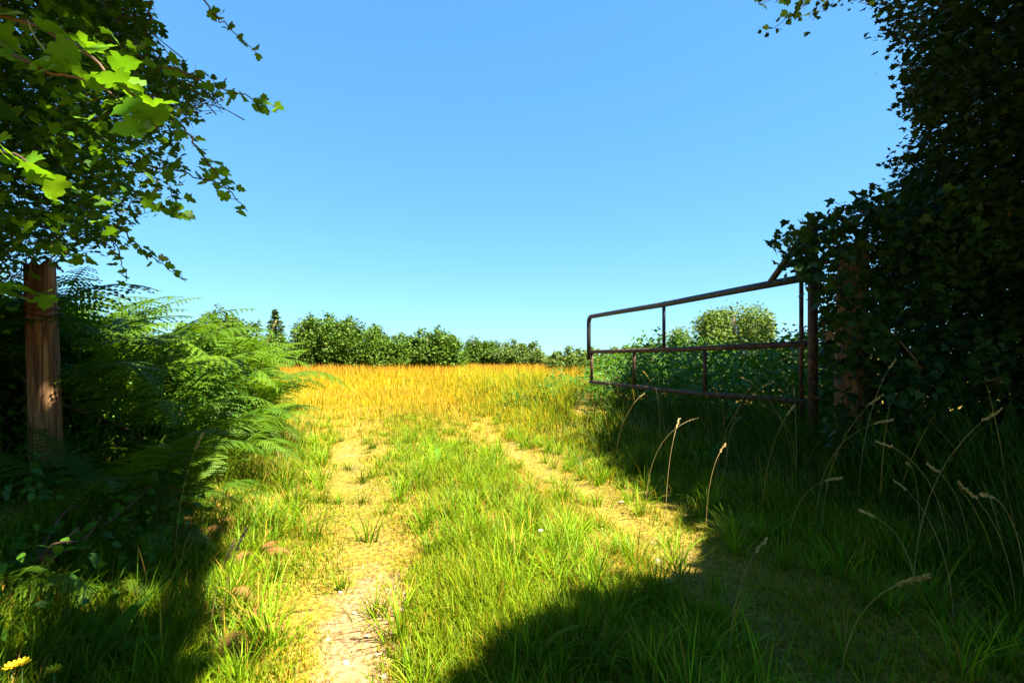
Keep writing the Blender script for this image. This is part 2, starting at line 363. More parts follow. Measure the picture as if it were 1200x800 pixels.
# golden hay field
x, y = polar(140000, 6.5, 120, 46, .35); u, v = uv(x, y)
g = sst(5.5, 12, v+1.5*wob(x, y, 1.3))
keep = (rng.uniform(0, 1, len(x)) < g) & (u > -60) & ((u < 2.7+.25*np.clip(v-10, 0, 200)) | (v > 12)) & (~((u > 3.2) & (v < 12)))
x, y, u, v = (q[keep] for q in (x, y, u, v)); n = len(x)
pt = wob(x, y, 2.2); greenish = rng.uniform(0, 1, n) < np.clip(.62+.4*pt-.017*v, .08, .9)
c = np.where(greenish[:, None], colmix(n, (.16, .21, .008), (.26, .26, .010)), colmix(n, GOLD1, GOLD2))
redf = np.clip(sst(16, 40, v)*.6+.35*wob(x+40, y, 3.5), 0, 1)[:, None]
tip = c*1.05*(1-redf)+np.array((.46, .155, .035))*redf*rng.uniform(.8, 1.15, (n, 1))
ln = np.clip(.07+.019*(v-6), .05, .55)*rng.uniform(.55, 1.2, n)*np.clip(1+.25*pt, .6, 1.4)
V, T, Qd, C = blades(x, y, ln, .0052*(1+.18*y)*rng.uniform(.6, 1.4, n), np.abs(rng.normal(.1, .14, n)), rng.uniform(0, .25, n), c, 2, None, tip)
tag(obj('hay_field_grass', np_mesh('hay_field_grass', V, T, Qd, C), M['grass']), 'tall ripe golden hay grass filling the open field', 'grass', kind='stuff')

# rank weeds and grass running from the free end of the gate into the field
u = rng.uniform(0, 1, 26000)**.8; v = 4.4+20*rng.uniform(0, 1, 26000)**1.35; u = 2.15+u*(1.3+.22*np.clip(v-7.6, 0, 99))+.25*wob(v, u, .8); x, y = xy(u, v); n = len(x)
c = np.where((rng.uniform(0, 1, n) < np.clip(.22+.04*(v-7), .12, .75))[:, None], colmix(n, GOLD1, GOLD2), colmix(n, (.11, .18, .006), (.24, .28, .008)))
ln = (.20+.55*sst(2.2, 3.6, u-.06*(v-8))*sst(5.5, 11, v))*rng.uniform(.5, 1.15, n)*np.clip(.8+.4*wob(x, y, .6), .3, 1.3)
V, T, Qd, C = blades(x, y, ln, .0048*(1+.12*y)*rng.uniform(.6, 1.5, n), np.abs(rng.normal(.14, .16, n)), rng.uniform(.02, .4, n), c, 3)
tag(obj('rank_grass', np_mesh('rank_grass', V, T, Qd, C), M['grass']), 'tall sunlit yellow-green grass and weeds past the free end of the gate', 'grass', kind='stuff')

# ------------------------------------------------------------------ wooden gatepost on the left
def timber_post(name, label, x, y, wid, top, lean=(0, 0), ragged=.03):
    t = thing(name, label, 'post', (x, y, float(gz(x, y))-.05))
    H = top-(float(gz(x, y))-.05); seg, rings = 18, 26; V = []; Qs = []
    jag = rng.uniform(-1, 1, seg)
    for i in range(rings):
        q = i/(rings-1); z = H*q
        for k in range(seg):
            a = 2*math.pi*k/seg; sq = 1/max(abs(math.cos(a)), abs(math.sin(a)))**.45
            r = wid/2*.92*sq*(1.06-.10*q)*(1+.045*math.sin(3*a+q*2)+.03*math.sin(7*a+1+q*5)+.02*jag[k])
            zz = z+(ragged*jag[k] if i == rings-1 else 0)
            V.append((r*math.cos(a)+lean[0]*q, r*math.sin(a)+lean[1]*q, zz))
    Qs = [(i*seg+k, i*seg+(k+1) % seg, (i+1)*seg+(k+1) % seg, (i+1)*seg+k) for i in range(rings-1) for k in range(seg)]
    V.append((lean[0], lean[1], H-.015)); T = [(len(V)-1, (rings-1)*seg+k, (rings-1)*seg+(k+1) % seg) for k in range(seg)]
    b = MB(); b.add(V, T, Qs); b.build('shaft', M['post'], t)
    return t, H
PX, PY = (54-600)/F*3.0, 3.0
post, PH = timber_post('gate_post', 'stout weathered brown wooden post standing among bracken under lobed leaves', PX, PY, .145, CAMH+(HZ-309)/F*3, (-.03, 0))
for zz in (PH-.27, PH-.30):
    b = MB(); tt = np.linspace(0, 2*math.pi, 19)
    b.tube([(.081*math.cos(a)*1/max(abs(math.cos(a)), abs(math.sin(a)))**.45-.025, .081*math.sin(a)/max(abs(math.cos(a)), abs(math.sin(a)))**.45, zz+.012*math.sin(a*2)) for a in tt], .004, 5, cap=False)
    b.build('wire', M['rust'], post)

# ------------------------------------------------------------------ open metal gate
HX, HY = 2.625, 4.5; EX, EY = 1.32, 8.8
def gp(t, z): return np.array((HX+(EX-HX)*t, HY+(EY-HY)*t, z))
gate = thing('field_gate', 'rusty tubular metal field gate standing open beside the ivy', 'gate', (HX, HY, float(gz(HX, HY))))
go = np.array(gate.location)
def pipe(name, pts, r, mat, parent=None, seg=12):
    b = MB(); b.tube([np.asarray(p)-go for p in pts], r, seg); return b.build(name, M[mat], parent or gate, True)
TZ, MZ, BZ = 1.835, 1.235, .725
arc = [gp(1-.022+.022*math.sin(a), TZ-.10+.10*math.cos(a)) for a in np.linspace(0, math.pi/2, 7)]
pipe('top_rail', [gp(0, TZ+.02), gp(.2, TZ+.012), gp(.5, TZ-.004), gp(.8, TZ)]+arc+[gp(1, 1.5), gp(1, 1.1)], .036, 'paint')
pipe('middle_rail', [gp(0, MZ+.03), gp(.35, MZ+.012), gp(.7, MZ), gp(.985, MZ)], .030, 'rust')
pipe('bottom_rail', [gp(0, BZ+.03), gp(.35, BZ-.005), gp(.7, BZ), gp(.985, BZ)], .028, 'rust')
pipe('heel_stile', [gp(-.005, .12), gp(-.005, 1.2), gp(-.005, 2.35)], .040, 'rust')
pipe('heel_bar', [gp(.022, .55), gp(.022, 1.85)], .018, 'rust')
pipe('upright', [gp(.50, MZ), gp(.50, TZ)], .022, 'paint')
for t in (.975, .666, .318): pipe('upright', [gp(t, BZ), gp(t, MZ)], .022, 'rust')
pipe('brace', [gp(.11, TZ), gp(.0, 2.3)], .030, 'paint')
hg = pipe('hinge', [gp(-.01, .8), gp(-.055, .8)], .016, 'rust'); pipe('hinge', [gp(-.01, 1.95), gp(-.055, 1.95)], .016, 'rust')
timber_post('gate_post', 'dark wooden hanging post buried in ivy behind the gate hinges', *(lambda q: (q[0], q[1]))(gp(-.085, 0)), .22, 2.05, (.02, 0))

# ------------------------------------------------------------------ broadleaf helper pieces
def limb(b, p0, p1, r0, r1, n=7, sag=.08, seg=6):
    p0, p1 = np.asarray(p0, float), np.asarray(p1, float); d = np.linalg.norm(p1-p0)
    o1, o2 = rng.normal(0, sag*d, 3), rng.normal(0, sag*d, 3)
    t = np.linspace(0, 1, n)[:, None]
    pts = p0*(1-t)+p1*t+o1*np.sin(math.pi*t)+o2*.5*np.sin(2*math.pi*t)
    b.tube(pts, np.linspace(r0, r1, n), seg); return pts
LIT = [(225, 860), (530, 880), (565, 820), (610, 775), (665, 738), (715, 722), (785, 690), (860, 640), (835, 592), (745, 572), (700, 520), (690, 470), (720, 400),
       (300, 405), (310, 470), (310, 520), (275, 590), (240, 680)]
FERNLIT = [(85, 330), (230, 340), (305, 370), (365, 470), (365, 560), (300, 600), (275, 520), (235, 420), (90, 356)]
def shadow_ok(c, leak=.004, jit=28):
    """false where a leaf cluster would shade the sunlit gap of the lane"""
    bad = np.zeros(len(c), bool)
    for zz in (.0, .22):
        g0 = c-S*(c[:, 2:3]-zz)/S[2]; x, y, f = proj(g0*np.array((1, 1, 0))); bad |= f & inpoly(x+rng.normal(0, jit, len(c)), y+rng.normal(0, jit*.7, len(c)), LIT)
    for zz in (.5, 1.0, 1.5):
        g1 = c-S*(c[:, 2:3]-zz)/S[2]; x, y, f = proj(g1); bad |= f & inpoly(x, y, FERNLIT) & (c[:, 2] > 1.9) & (rng.uniform(0, 1, len(c)) < .66) & (g1[:, 1] > 2.8) & (g1[:, 1] < 8)
    return ~bad | (rng.uniform(0, 1, len(c)) < leak)
def limb_target(cl, s0):
    for _ in range(60):
        q = cl[rng.integers(len(cl))]; t = np.linspace(.1, 1, 9)[:, None]
        if shadow_ok(s0*(1-t)+q*t, 0, 0).all(): break
    return q
def ellipsoid(n, c, r, shell=0.0):
    d = rng.normal(0, 1, (n, 3)); d /= np.linalg.norm(d, axis=1)[:, None]
    q = rng.uniform(shell**3, 1, n)**(1/3); return np.array(c)+d*q[:, None]*np.array(r)
def inframe(c, m=0):
    x, y, f = proj(c); return f & (x > -m) & (x < 1200+m) & (y > -m) & (y < 800+m)
def clump(n, c, spread, leaves):
    k = np.repeat(np.arange(len(c)), leaves); return c[k]+rng.normal(0, 1, (len(k), 3))*spread, k

def foliage_thing(t, root, pos, size, tmpl, mat, mat_single, n_single, tilt, name='leaf', odd=None, oddp=0):
    """the n_single leaves that show largest become parts of their own, the rest one foliage part"""
    rot = rand_rot(len(pos), tilt); pos = pos-root
    x, y, f = proj(pos+root); d = np.maximum((pos+root)[:, 1], .2)
    vis = f & (x > 5) & (x < 1195) & (y > 5) & (y < 795)
    scr = np.where(vis, size/d, 0)
    order = np.argsort(-scr)[:n_single]; order = order[scr[order] > 0]
    rest = np.ones(len(pos), bool); rest[order] = False
    b = MB(); inf = inframe(pos+root, 60); r1_, r2_ = rest & inf, rest & ~inf
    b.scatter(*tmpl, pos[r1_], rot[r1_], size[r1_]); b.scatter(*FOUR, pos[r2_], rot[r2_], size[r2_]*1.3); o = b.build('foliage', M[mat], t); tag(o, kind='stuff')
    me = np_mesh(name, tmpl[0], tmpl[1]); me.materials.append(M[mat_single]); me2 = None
    if odd: me2 = np_mesh(name, tmpl[0], tmpl[1]); me2.materials.append(M[odd])
    for i in order:
        lo = obj(name, me2 if (odd and rng.uniform() < oddp) else me, None, t)
        mt = Matrix(rot[i].tolist()).to_4x4(); mt.translation = pos[i]; lo.matrix_basis = mt @ Matrix.Scale(float(size[i]), 4)

# ------------------------------------------------------------------ left tree
LPOLY = [(-400, -400), (150, -400), (150, 0), (180, 12), (186, 66), (215, 84), (250, 96), (262, 120), (235, 140), (200, 160), (212, 195), (214, 235), (175, 250),
         (150, 258), (128, 292), (70, 305), (30, 312), (28, 400), (-400, 420)]
root = np.array((-3.1, 1.55, 0.)); root[2] = float(gz(root[0], root[1]))-.05
lt = thing('maple_tree', 'leafy tree with lobed bright green leaves overhanging the wooden post', 'tree', root)
spray_c = P(120, 90, 1.35)
def spray_ok(c):  # clears leaves sunward so light reaches the sprays and dapples the post
    bad = np.zeros(len(c), bool)
    for sc0, rd in ((spray_c, .30), (P(95, 75, .93), .24), (P(30, 190, .93), .12), (P(250, 190, 1.6), .25), (P(56, 440, 2.9), .09), (P(46, 360, 2.9), .05)):
        d = c-sc0; al = d@S; bad |= (al > .12) & (np.linalg.norm(d-al[:, None]*S, axis=1) < rd)
    return ~bad | (rng.uniform(0, 1, len(c)) < .04)
cand = np.concatenate([ellipsoid(26000, (-2.4, 2.1, 2.7), (2.0, 1.7, 1.7)), ellipsoid(16000, (-1.3, 1.2, 5.0), (3.1, 3.2, 1.9)), ellipsoid(5000, (-3.4, 1.5, 3.0), (1.8, 2.2, 2.5))])  # includes unseen crown above the camera, added to shade the left bank
x_, y_, f_ = proj(cand); fr = inframe(cand, 25)
ok = np.where(fr, inpoly(x_, y_, LPOLY), True) & shadow_ok(cand) & spray_ok(cand)
ok &= (np.linalg.norm(cand-np.array((0, 0, CAMH)), axis=1) > .95) & (cand[:, 2] > 1.45) & ((cand[:, 1] > .75) | (cand[:, 2] > 2.3))
ok &= (wob(cand[:, 0]*1.0+cand[:, 2], cand[:, 1]+.5*cand[:, 2], .3) > -.32)
cl = cand[ok]; fi = inframe(cl, 20); cl = np.concatenate([cl[fi & (cl[:, 1] > 1.75)][:3800], cl[fi & (cl[:, 1] <= 1.75)][:110], rng.permutation(cl[~fi])[:6500]])
pos, kk = clump(0, cl, .085, 10)
x_, y_, f_ = proj(pos); fr = inframe(pos, 10)
g_ = ((~fr) | inpoly(x_+rng.normal(0, 7, len(x_)), y_+rng.normal(0, 7, len(x_)), LPOLY)) & shadow_ok(pos) & spray_ok(pos)
g_ &= np.linalg.norm(pos-np.array((0, 0, CAMH)), axis=1) > .85
pos = pos[g_]; size = rng.uniform(.022, .045, len(pos))
off = ~inframe(pos, 60); size[off] *= 2.9
b = MB(); top = np.array((-2.9, 1.4, 3.2))
limb(b, root-root, top-root, .17, .11, 9, .03, 10)
for k in range(16):
    f = rng.uniform(.45, 1); s0 = root*(1-f)+top*f; q = limb_target(cl, s0)
    if inframe(q[None])[0] or True: limb(b, s0-root, q-root, .045, .008, 8, .07)
b.build('trunk', M['bark'], lt, True)
b = MB()
for q in cl[inframe(cl, 10)][:700]:
    dv = rng.normal(0, .045, 3); b.tube([q-root+dv*f_+rng.normal(0, .005, 3) for f_ in (-1, -.3, .4, 1)], (.0028, .002, .0016, .0008), 3)
tag(b.build('twigs', M['twig'], lt), kind='stuff')
# sprays that reach out over the sky: branches with single leaves
lob = np_mesh('leaf', *LOBED); lob.materials.append(M['maple_ob']); lob2 = np_mesh('leaf', *LOBED); lob2.materials.append(M['pale'])
def spray(pts, n, smin, smax, r0=.004, spread=.035, palep=.03):
    w_ = [P(*p) for p in pts]; t = np.linspace(0, len(w_)-1, 5*len(w_)); W = np.stack([np.interp(t, range(len(w_)), [q[k] for q in w_]) for k in range(3)], 1)
    W[1:-1] += rng.normal(0, .0022, (len(W)-2, 3))*np.mean(W[:, 1])
    b = MB(); b.tube(W-root, np.linspace(r0, .0012, len(W)), 5); tw = b.build('branch', M['twig'], lt)
    for i in range(n):
        q = W[min(len(W)-1, int((i+rng.uniform(0, 1))/n*len(W)))]+rng.normal(0, spread*.3, 3)
        rt = rand_rot(1, .75)[0]; s_ = rng.uniform(smin, smax)
        lo = obj('leaf', lob2 if rng.uniform() < palep else lob, None, tw); mt = Matrix(rt.tolist()).to_4x4(); mt.translation = q-root
        lo.matrix_basis = mt @ Matrix.Scale(s_, 4)
spray([(-60, 0, 1.0), (40, 30, .95), (100, 60, .92), (150, 105, .92), (185, 150, .95)], 17, .05, .07, .005)
spray([(-40, 40, 1.0), (60, 85, .95), (110, 95, .95), (170, 140, .95)], 12, .05, .068)
spray([(-60, 160, .95), (20, 180, .92), (55, 205, .92)], 9, .045, .06)
spray([(90, 20, 1.6), (150, 60, 1.6), (210, 85, 1.6), (262, 105, 1.65), (305, 120, 1.7), (326, 128, 1.7)], 40, .03, .045)
spray([(228, -30, 1.9), (240, 5, 1.9), (265, 30, 1.9), (300, 62, 1.95)], 15, .03, .042)
spray([(170, 40, 1.8), (178, 10, 1.8), (190, -30, 1.8)], 12, .035, .05)
spray([(180, 110, 1.5), (215, 150, 1.5), (240, 185, 1.5), (262, 215, 1.5), (290, 248, 1.5)], 26, .03, .05)
spray([(150, 190, 1.8), (205, 200, 1.8), (245, 212, 1.85), (275, 215, 1.85)], 22, .035, .055)
spray([(140, 215, 1.7), (180, 238, 1.7), (222, 255, 1.7)], 18, .035, .055)
spray([(110, 250, 2.2), (150, 275, 2.2), (180, 305, 2.2), (215, 328, 2.2)], 26, .03, .045)
spray([(120, 260, 2.0), (140, 290, 2.0), (148, 330, 2.0)], 14, .03, .045)
spray([(60, 285, 1.6), (80, 298, 1.6), (108, 308, 1.6)], 8, .04, .05)
spray([(-20, 330, 1.5), (20, 345, 1.5), (60, 350, 1.5)], 14, .04, .06)
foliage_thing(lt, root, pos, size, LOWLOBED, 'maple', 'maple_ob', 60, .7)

# ------------------------------------------------------------------ right tree and ivy
RPOLY = [(1045, -400), (1045, 0), (1048, 22), (1078, 58), (1085, 100), (1070, 128), (1098, 150), (1066, 190), (1068, 222), (1040, 240), (1030, 300), (1060, 420), (1060, 560), (1700, 560), (1700, -400)]
BOUGH = [(905, -400), (900, 5), (918, 22), (950, 8), (975, -5), (1010, -3), (1040, 15), (1050, -400)]
root = np.array((5.6, 4.3, 0.)); root[2] = float(gz(root[0], root[1]))-.05
rt_ = thing('oak_tree', 'tall dark shaded tree rising behind the ivy beside the gate', 'tree', root)
cand = np.concatenate([ellipsoid(26000, (5.6, 3.4, 6.3), (4.6, 5.0, 5.2)), ellipsoid(9000, (5.6, 4.6, 3.0), (2.6, 2.6, 2.6)), ellipsoid(7000, (3.4, 1.6, 6.4), (3.4, 3.2, 2.2))])  # crown extended out of view so its shade falls on verge and track
x_, y_, f_ = proj(cand); fr = inframe(cand, 15)
jx, jy = x_+rng.normal(0, 6, len(x_))+14*wob(x_/30., y_/30., 1.), y_+rng.normal(0, 6, len(x_))
ok = np.where(fr, inpoly(jx, jy, RPOLY) | inpoly(jx, jy, BOUGH), True) & shadow_ok(cand) & spray_ok(cand)
ok &= (cand[:, 2] > .5) & (np.linalg.norm(cand-np.array((0, 0, CAMH)), axis=1) > 2.2) & ((cand[:, 2] > 2.8) | (cand[:, 1] > 3.6))
u_, v_ = uv(cand[:, 0], cand[:, 1]); ok &= ~((cand[:, 2] < 2.6) & (u_ < 4.2))
ok &= (wob(cand[:, 0]+cand[:, 2], cand[:, 1]-.6*cand[:, 2], .5) > -.75)
cl = cand[ok]; fi = inframe(cl, 20); cl = np.concatenate([rng.permutation(cl[fi])[:4800], rng.permutation(cl[~fi])[:9000]])
pos, kk = clump(0, cl, .085, 10)
x_, y_, f_ = proj(pos); fr = inframe(pos, 10)
g_ = shadow_ok(pos)
pos = pos[g_]; size = rng.uniform(.045, .085, len(pos)); size[~inframe(pos, 60)] *= 2.2
b = MB(); top = np.array((5.5, 4.1, 6.5))
limb(b, root-root, top-root, .26, .14, 9, .02, 12)
for k in range(22):
    f = rng.uniform(.35, 1); s0 = root*(1-f)+top*f; q = limb_target(cl, s0); limb(b, s0-root, q-root, .06, .01, 8, .03)
b.build('trunk', M['bark'], rt_, True)
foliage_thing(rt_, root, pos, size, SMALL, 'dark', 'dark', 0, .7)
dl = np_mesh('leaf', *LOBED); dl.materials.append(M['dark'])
for a_, b_, d_, n_ in (((1075, 20), (1005, 2), 5.6, 12), ((1085, 50), (1028, 40), 5.4, 12), ((1100, 90), (1058, 70), 5.2, 10), ((1095, 105), (1052, 124), 5.0, 13), ((1100, 140), (1072, 168), 5.0, 10),
                       ((1105, 175), (1052, 192), 4.9, 13), ((1090, 215), (1045, 218), 4.8, 10), ((985, -25), (893, 4), 5.5, 16), ((975, -20), (905, 34), 5.5, 16), ((985, -20), (948, 22), 5.5, 14), ((1060, 0), (960, -8), 5.4, 14)):
    A, B = P(*a_, d_), P(*b_, d_); tt = np.linspace(0, 1, 9)[:, None]; W = A*(1-tt)+B*tt+rng.normal(0, .03, 3)*np.sin(3.14*tt)+rng.normal(0, .008, (9, 3))
    b = MB(); b.tube(W-root, np.linspace(.008, .0025, 9), 5); br = b.build('branch', M['twig'], rt_)
    for i in range(int(n_*1.7)):
        lo = obj('leaf', dl, None, br); mt = Matrix(rand_rot(1, .8)[0].tolist()).to_4x4(); mt.translation = W[rng.integers(1, 9)]+rng.normal(0, .035, 3)-root
        lo.matrix_basis = mt @ Matrix.Scale(rng.uniform(.05, .10), 4)

root = np.array((*gp(-.1, 0)[:2], 0)); root[2] = float(gz(root[0], root[1]))
ivy = thing('ivy', 'dense dark ivy smothering the hinge end of the metal gate', 'ivy', root)
IPOLY = [(948, 262), (975, 250), (1000, 238), (1035, 242), (1062, 225), (1300, 200), (1300, 600), (1010, 556), (975, 535), (962, 470), (962, 400), (958, 335), (945, 330), (925, 302), (918, 280)]
px = rng.uniform(905, 1290, 26000); py = rng.uniform(215, 590, 26000); k = inpoly(px, py, IPOLY); px, py = px[k], py[k]
dd = 3.7+.75*rng.uniform(0, 1, len(px))**1.4+.25*wob(px/40., py/40., 1.3)+.15*np.clip((1000-px)/80, 0, 1)
pos = np.stack([(px-600)/F*dd, dd, CAMH+(HZ-py)/F*dd], 1)
pos = pos[pos[:, 2] > gz(pos[:, 0], pos[:, 1])+.05][:10500]; size = rng.uniform(.045, .082, len(pos))
b = MB()
for k in range(26):
    q = pos[rng.integers(len(pos))]; b0 = root+np.array((rng.uniform(-.1, .9), rng.uniform(-.1, .3), -.02)); limb(b, b0-root, q-root, .012, .004, 9, .07, 5)
b.build('stem', M['twig'], ivy)
# loose tendrils at the top left
tend = np.concatenate([P(px_, py_, 4.2)[None]+rng.normal(0, .05, (9, 3)) for px_, py_ in ((922, 300), (918, 285), (930, 268), (938, 290), (945, 315), (955, 260), (985, 246), (1015, 236), (1020, 228), (930, 310), (958, 345))])
pos = np.concatenate([pos, tend]); size = np.concatenate([size, rng.uniform(.06, .09, len(tend))])
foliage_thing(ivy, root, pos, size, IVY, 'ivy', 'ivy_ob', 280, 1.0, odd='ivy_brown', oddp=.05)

# ------------------------------------------------------------------ bracken
def frond_mesh(seed, arch, L_=1.0):
    r = np.random.default_rng(seed); n = 40; t = np.linspace(0, 1, n); th = .12+arch*t**1.6
    st = L_/(n-1); p = np.zeros((n, 3))
    for i in range(1, n): p[i] = p[i-1]+st*np.array((math.sin(th[i]), 0, math.cos(th[i])))
    b = MB(); b.tube(p, np.linspace(.0055, .0012, n), 4)
    for i in range(12, n-1):
        s = (i-12)/(n-13); ln = .25*(1-s)**.85*(.7+.3*min(1, (i-11)/5))+.012
        tan = np.array((math.sin(th[i]), 0, math.cos(th[i]))); nor = np.array((math.cos(th[i]), 0, -math.sin(th[i])))*-1
        for sg in (-1, 1):
            ax = np.array((0, sg, 0))*.9+tan*.42+nor*r.normal(-.12, .12); ax /= np.linalg.norm(ax)
            sd_ = np.cross(nor, ax); sd_ /= np.linalg.norm(sd_)
            m_ = max(4, int(ln/.015)); V = []; T = []
            dr = r.uniform(.1, .35)
            for j in range(m_+1):
                q = j/m_; c0 = p[i]+ax*ln*q-np.array((0, 0, 1))*dr*ln*q*q; wd = .017*(1-q*.8)*(1 if ln > .1 else .6)+.002
                V += [c0, c0+sd_*wd+ax*.008, c0-sd_*wd+ax*.008]
                if j:
                    a = 3*(j-1); T += [(a, a+1, a+3), (a, a+3, a+2)]
            b.add(V, T)
    return b.mesh('frond')
FR = [frond_mesh(s_, a_) for s_, a_ in ((1, 1.5), (2, 1.9), (3, 1.2), (4, 2.2))]
for f in FR: f.materials.append(M['fern'])
FRB = frond_mesh(9, 2.3); FRB.materials.append(M['fern_brown'])
nf = 0
def fern(x, y, h, n, label, group, spread=(.1, .55), toward=None):
    t = thing('bracken_fern', label, 'fern', (x, y, float(gz(x, y))-.02), group)
    for k in range(n):
        a = 2*math.pi*(k+rng.uniform(-.3, .3))/n if toward is None else toward+rng.normal(0, .8)
        me = FR[rng.integers(4)]
        o = obj('frond', me, None, t); s = h*rng.uniform(.85, 1.2)
        o.matrix_basis = Matrix.Rotation(a, 4, 'Z') @ Matrix.Rotation(rng.uniform(*spread), 4, 'Y') @ Matrix.Rotation(rng.normal(0, .25), 4, 'Z') @ Matrix.Scale(s, 4)
    return t
gl = 'bracken ferns on the bank beside the wooden post'
lab1 = 'tall sunlit bracken fern at the track side of the bracken bank'
lab2 = 'tall bracken fern in the middle of the bank beyond the wooden post'
lab3 = 'tall shaded bracken fern close behind the wooden post'
# the mass on the bank beyond the post: (u, v) along the lane
def clear_of_post(x, y, r=.55): return y > PY+.35 or math.hypot(x-PX, y-PY) > r and not (abs((x/y)-(PX/PY)) < .14)
k = 0
while k < 74:
    v = rng.uniform(3.7, 7.6); u = -rng.uniform(1.15, 4.4); x, y = xy(u, v)
    if not clear_of_post(x, y): continue
    k += 1; hh = 1.22+.30*min(2.0, -u-1.2)+rng.uniform(-.12, .2)
    fern(x, y, hh, rng.integers(5, 8), lab1 if u > -1.9 else lab2 if u > -2.9 else lab3, gl, (.05, .4))
for i in range(16):
    v = 3.2+.28*i+rng.uniform(-.1, .1); u = -1.12-.12*math.sin(i*2.)-rng.uniform(0, .2); x, y = xy(u, v)
    fern(x, y, rng.uniform(.6, .9), 5, 'shorter bracken fern leaning over the edge of the sunny track', 'bracken ferns along the track edge', (.2, .6))
for (px_, d_, hh) in ((110, 2.5, .42), (135, 2.9, .5), (200, 3.1, .55), (-30, 1.8, .4), (5, 1.9, .34), (240, 3.4, .55), (120, 2.2, .36), (170, 2.7, .45)):
    fern((px_-600)/F*d_, d_, hh, 5, 'small shaded bracken fern at the foot of the wooden post', 'small ferns below the post', (.4, .9))
gr = 'bracken ferns behind the open gate'
for i in range(16):
    v = rng.uniform(5, 11.5); u = rng.uniform(4.4, 6.6); x, y = xy(u, v)
    fern(x, y, rng.uniform(.95, 1.2), 5, 'dark bracken fern growing behind the bars of the gate', gr)

# ------------------------------------------------------------------ bushes
def bush(name, label, cat, lobes, nleaf, lsize, mat, group=None, tmpl=OVATE, stems=7, shell=.25, tilt=.8, base=None):
    bx, by = base if base is not None else (lobes[0][0][0], lobes[0][0][1])
    root = np.array((bx, by, float(gz(bx, by))-.03))
    t = thing(name, label, cat, root, group); vol = np.array([l[1][0]*l[1][1]*l[1][2] for l in lobes])**.67; b = MB(); sb = MB()
    for (c, r), wgt in zip(lobes, vol/vol.sum()):
        n = int(nleaf*wgt); q = ellipsoid(n, c, r, shell)
        q += .12*np.array(r)*np.sin(q*4.1/np.mean(r)+1.3)[:, [1, 2, 0]]
        q = q[q[:, 2] > gz(q[:, 0], q[:, 1])+.02]
        b.scatter(*tmpl, q-root, rand_rot(len(q), tilt), lsize*rng.uniform(.6, 1.3, len(q)))
        for k in range(max(1, int(stems*wgt))+1):
            e = np.array(c)+rng.normal(0, .35, 3)*np.array(r); e[2] = max(e[2], root[2]+.2); st = root+np.array((rng.normal(0, .15*r[0]), rng.normal(0, .15*r[1]), 0))
            limb(sb, st-root, e-root, .012*max(1, r[2]), .004*max(1, r[2]), 7, .08, 5)
    sb.build('stem', M['twig'] if lsize < .12 else M['bark'], t); tag(b.build('foliage', M[mat], t), kind='stuff')
    return t
def lob(u, v, z, r): x, y = xy(u, v); return ((x, y, z), r)
bush('bramble_bush', 'bramble with toothed leaves tangled through the bracken beside the track', 'bush',
     [lob(-1.5, 4.4, .6, (.5, .6, .55)), lob(-1.6, 5.3, .75, (.6, .6, .6)), lob(-1.9, 4.2, .85, (.5, .5, .6)), lob(-1.6, 6.2, .7, (.5, .6, .6)), lob(-2.2, 5.2, .95, (.6, .7, .6))], 7000, .045, 'bramble')
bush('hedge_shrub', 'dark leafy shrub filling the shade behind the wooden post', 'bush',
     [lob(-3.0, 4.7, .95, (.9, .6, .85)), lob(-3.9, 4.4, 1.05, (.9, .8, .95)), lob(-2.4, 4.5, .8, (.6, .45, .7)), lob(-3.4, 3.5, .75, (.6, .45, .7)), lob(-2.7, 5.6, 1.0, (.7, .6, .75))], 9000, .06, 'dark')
for i, (u, v, w_) in enumerate(((4.7, 5.0, 'nearest the hinges'), (4.7, 6.6, 'below the middle of the gate'), (4.5, 8.3, 'near the free end of the gate'))):
    bush('bramble_bush', 'low shaded bramble thicket behind the gate, '+w_, 'bush', [lob(u, v, .6, (.7, .9, .78)), lob(u+.9, v+.3, .75, (.8, 1.0, .85)), lob(u+1.9, v+.6, .8, (.9, 1.1, .9))], 5200, .07, 'bramble', 'bramble thickets behind the gate')
bush('bramble_bush', 'sunlit bramble clump sprawling round the free end of the gate', 'bush', [lob(3.5, 9.1, .2, (.4, .5, .42)), lob(3.2, 9.9, .15, (.5, .7, .35)), lob(3.9, 9.7, .4, (.5, .8, .5))], 1500, .055, 'bramble')
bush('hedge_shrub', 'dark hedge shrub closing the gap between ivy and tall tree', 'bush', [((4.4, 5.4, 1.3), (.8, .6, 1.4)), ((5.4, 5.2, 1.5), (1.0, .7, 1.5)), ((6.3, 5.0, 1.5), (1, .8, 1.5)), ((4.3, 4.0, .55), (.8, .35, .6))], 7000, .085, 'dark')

bush('bramble_bush', 'low bramble sprawling in the shade below the wooden post', 'bush',
     [lob(-1.3, 2.5, .22, (.42, .5, .26)), lob(-1.75, 2.9, .42, (.4, .45, .28)), lob(-1.15, 3.2, .25, (.3, .4, .25)), lob(-2.1, 2.2, .45, (.4, .4, .26))], 1500, .05, 'bramble')
for px_, py_, h_ in ((262, 700, .26), (285, 745, .22), (300, 660, .24), (240, 640, .3)):
    g_ = G(px_, py_); t = thing('dead_fern', 'withered brown fern lying in grass at the track edge', 'fern', (g_[0], g_[1], float(gz(g_[0], g_[1]))), 'withered ferns at the track edge')
    for k in range(4):
        o = obj('frond', FRB, None, t); o.matrix_basis = Matrix.Rotation(k*1.57+rng.uniform(-.5, .5), 4, 'Z') @ Matrix.Rotation(rng.uniform(.3, .9), 4, 'Y') @ Matrix.Scale(h_*rng.uniform(.8, 1.3), 4)

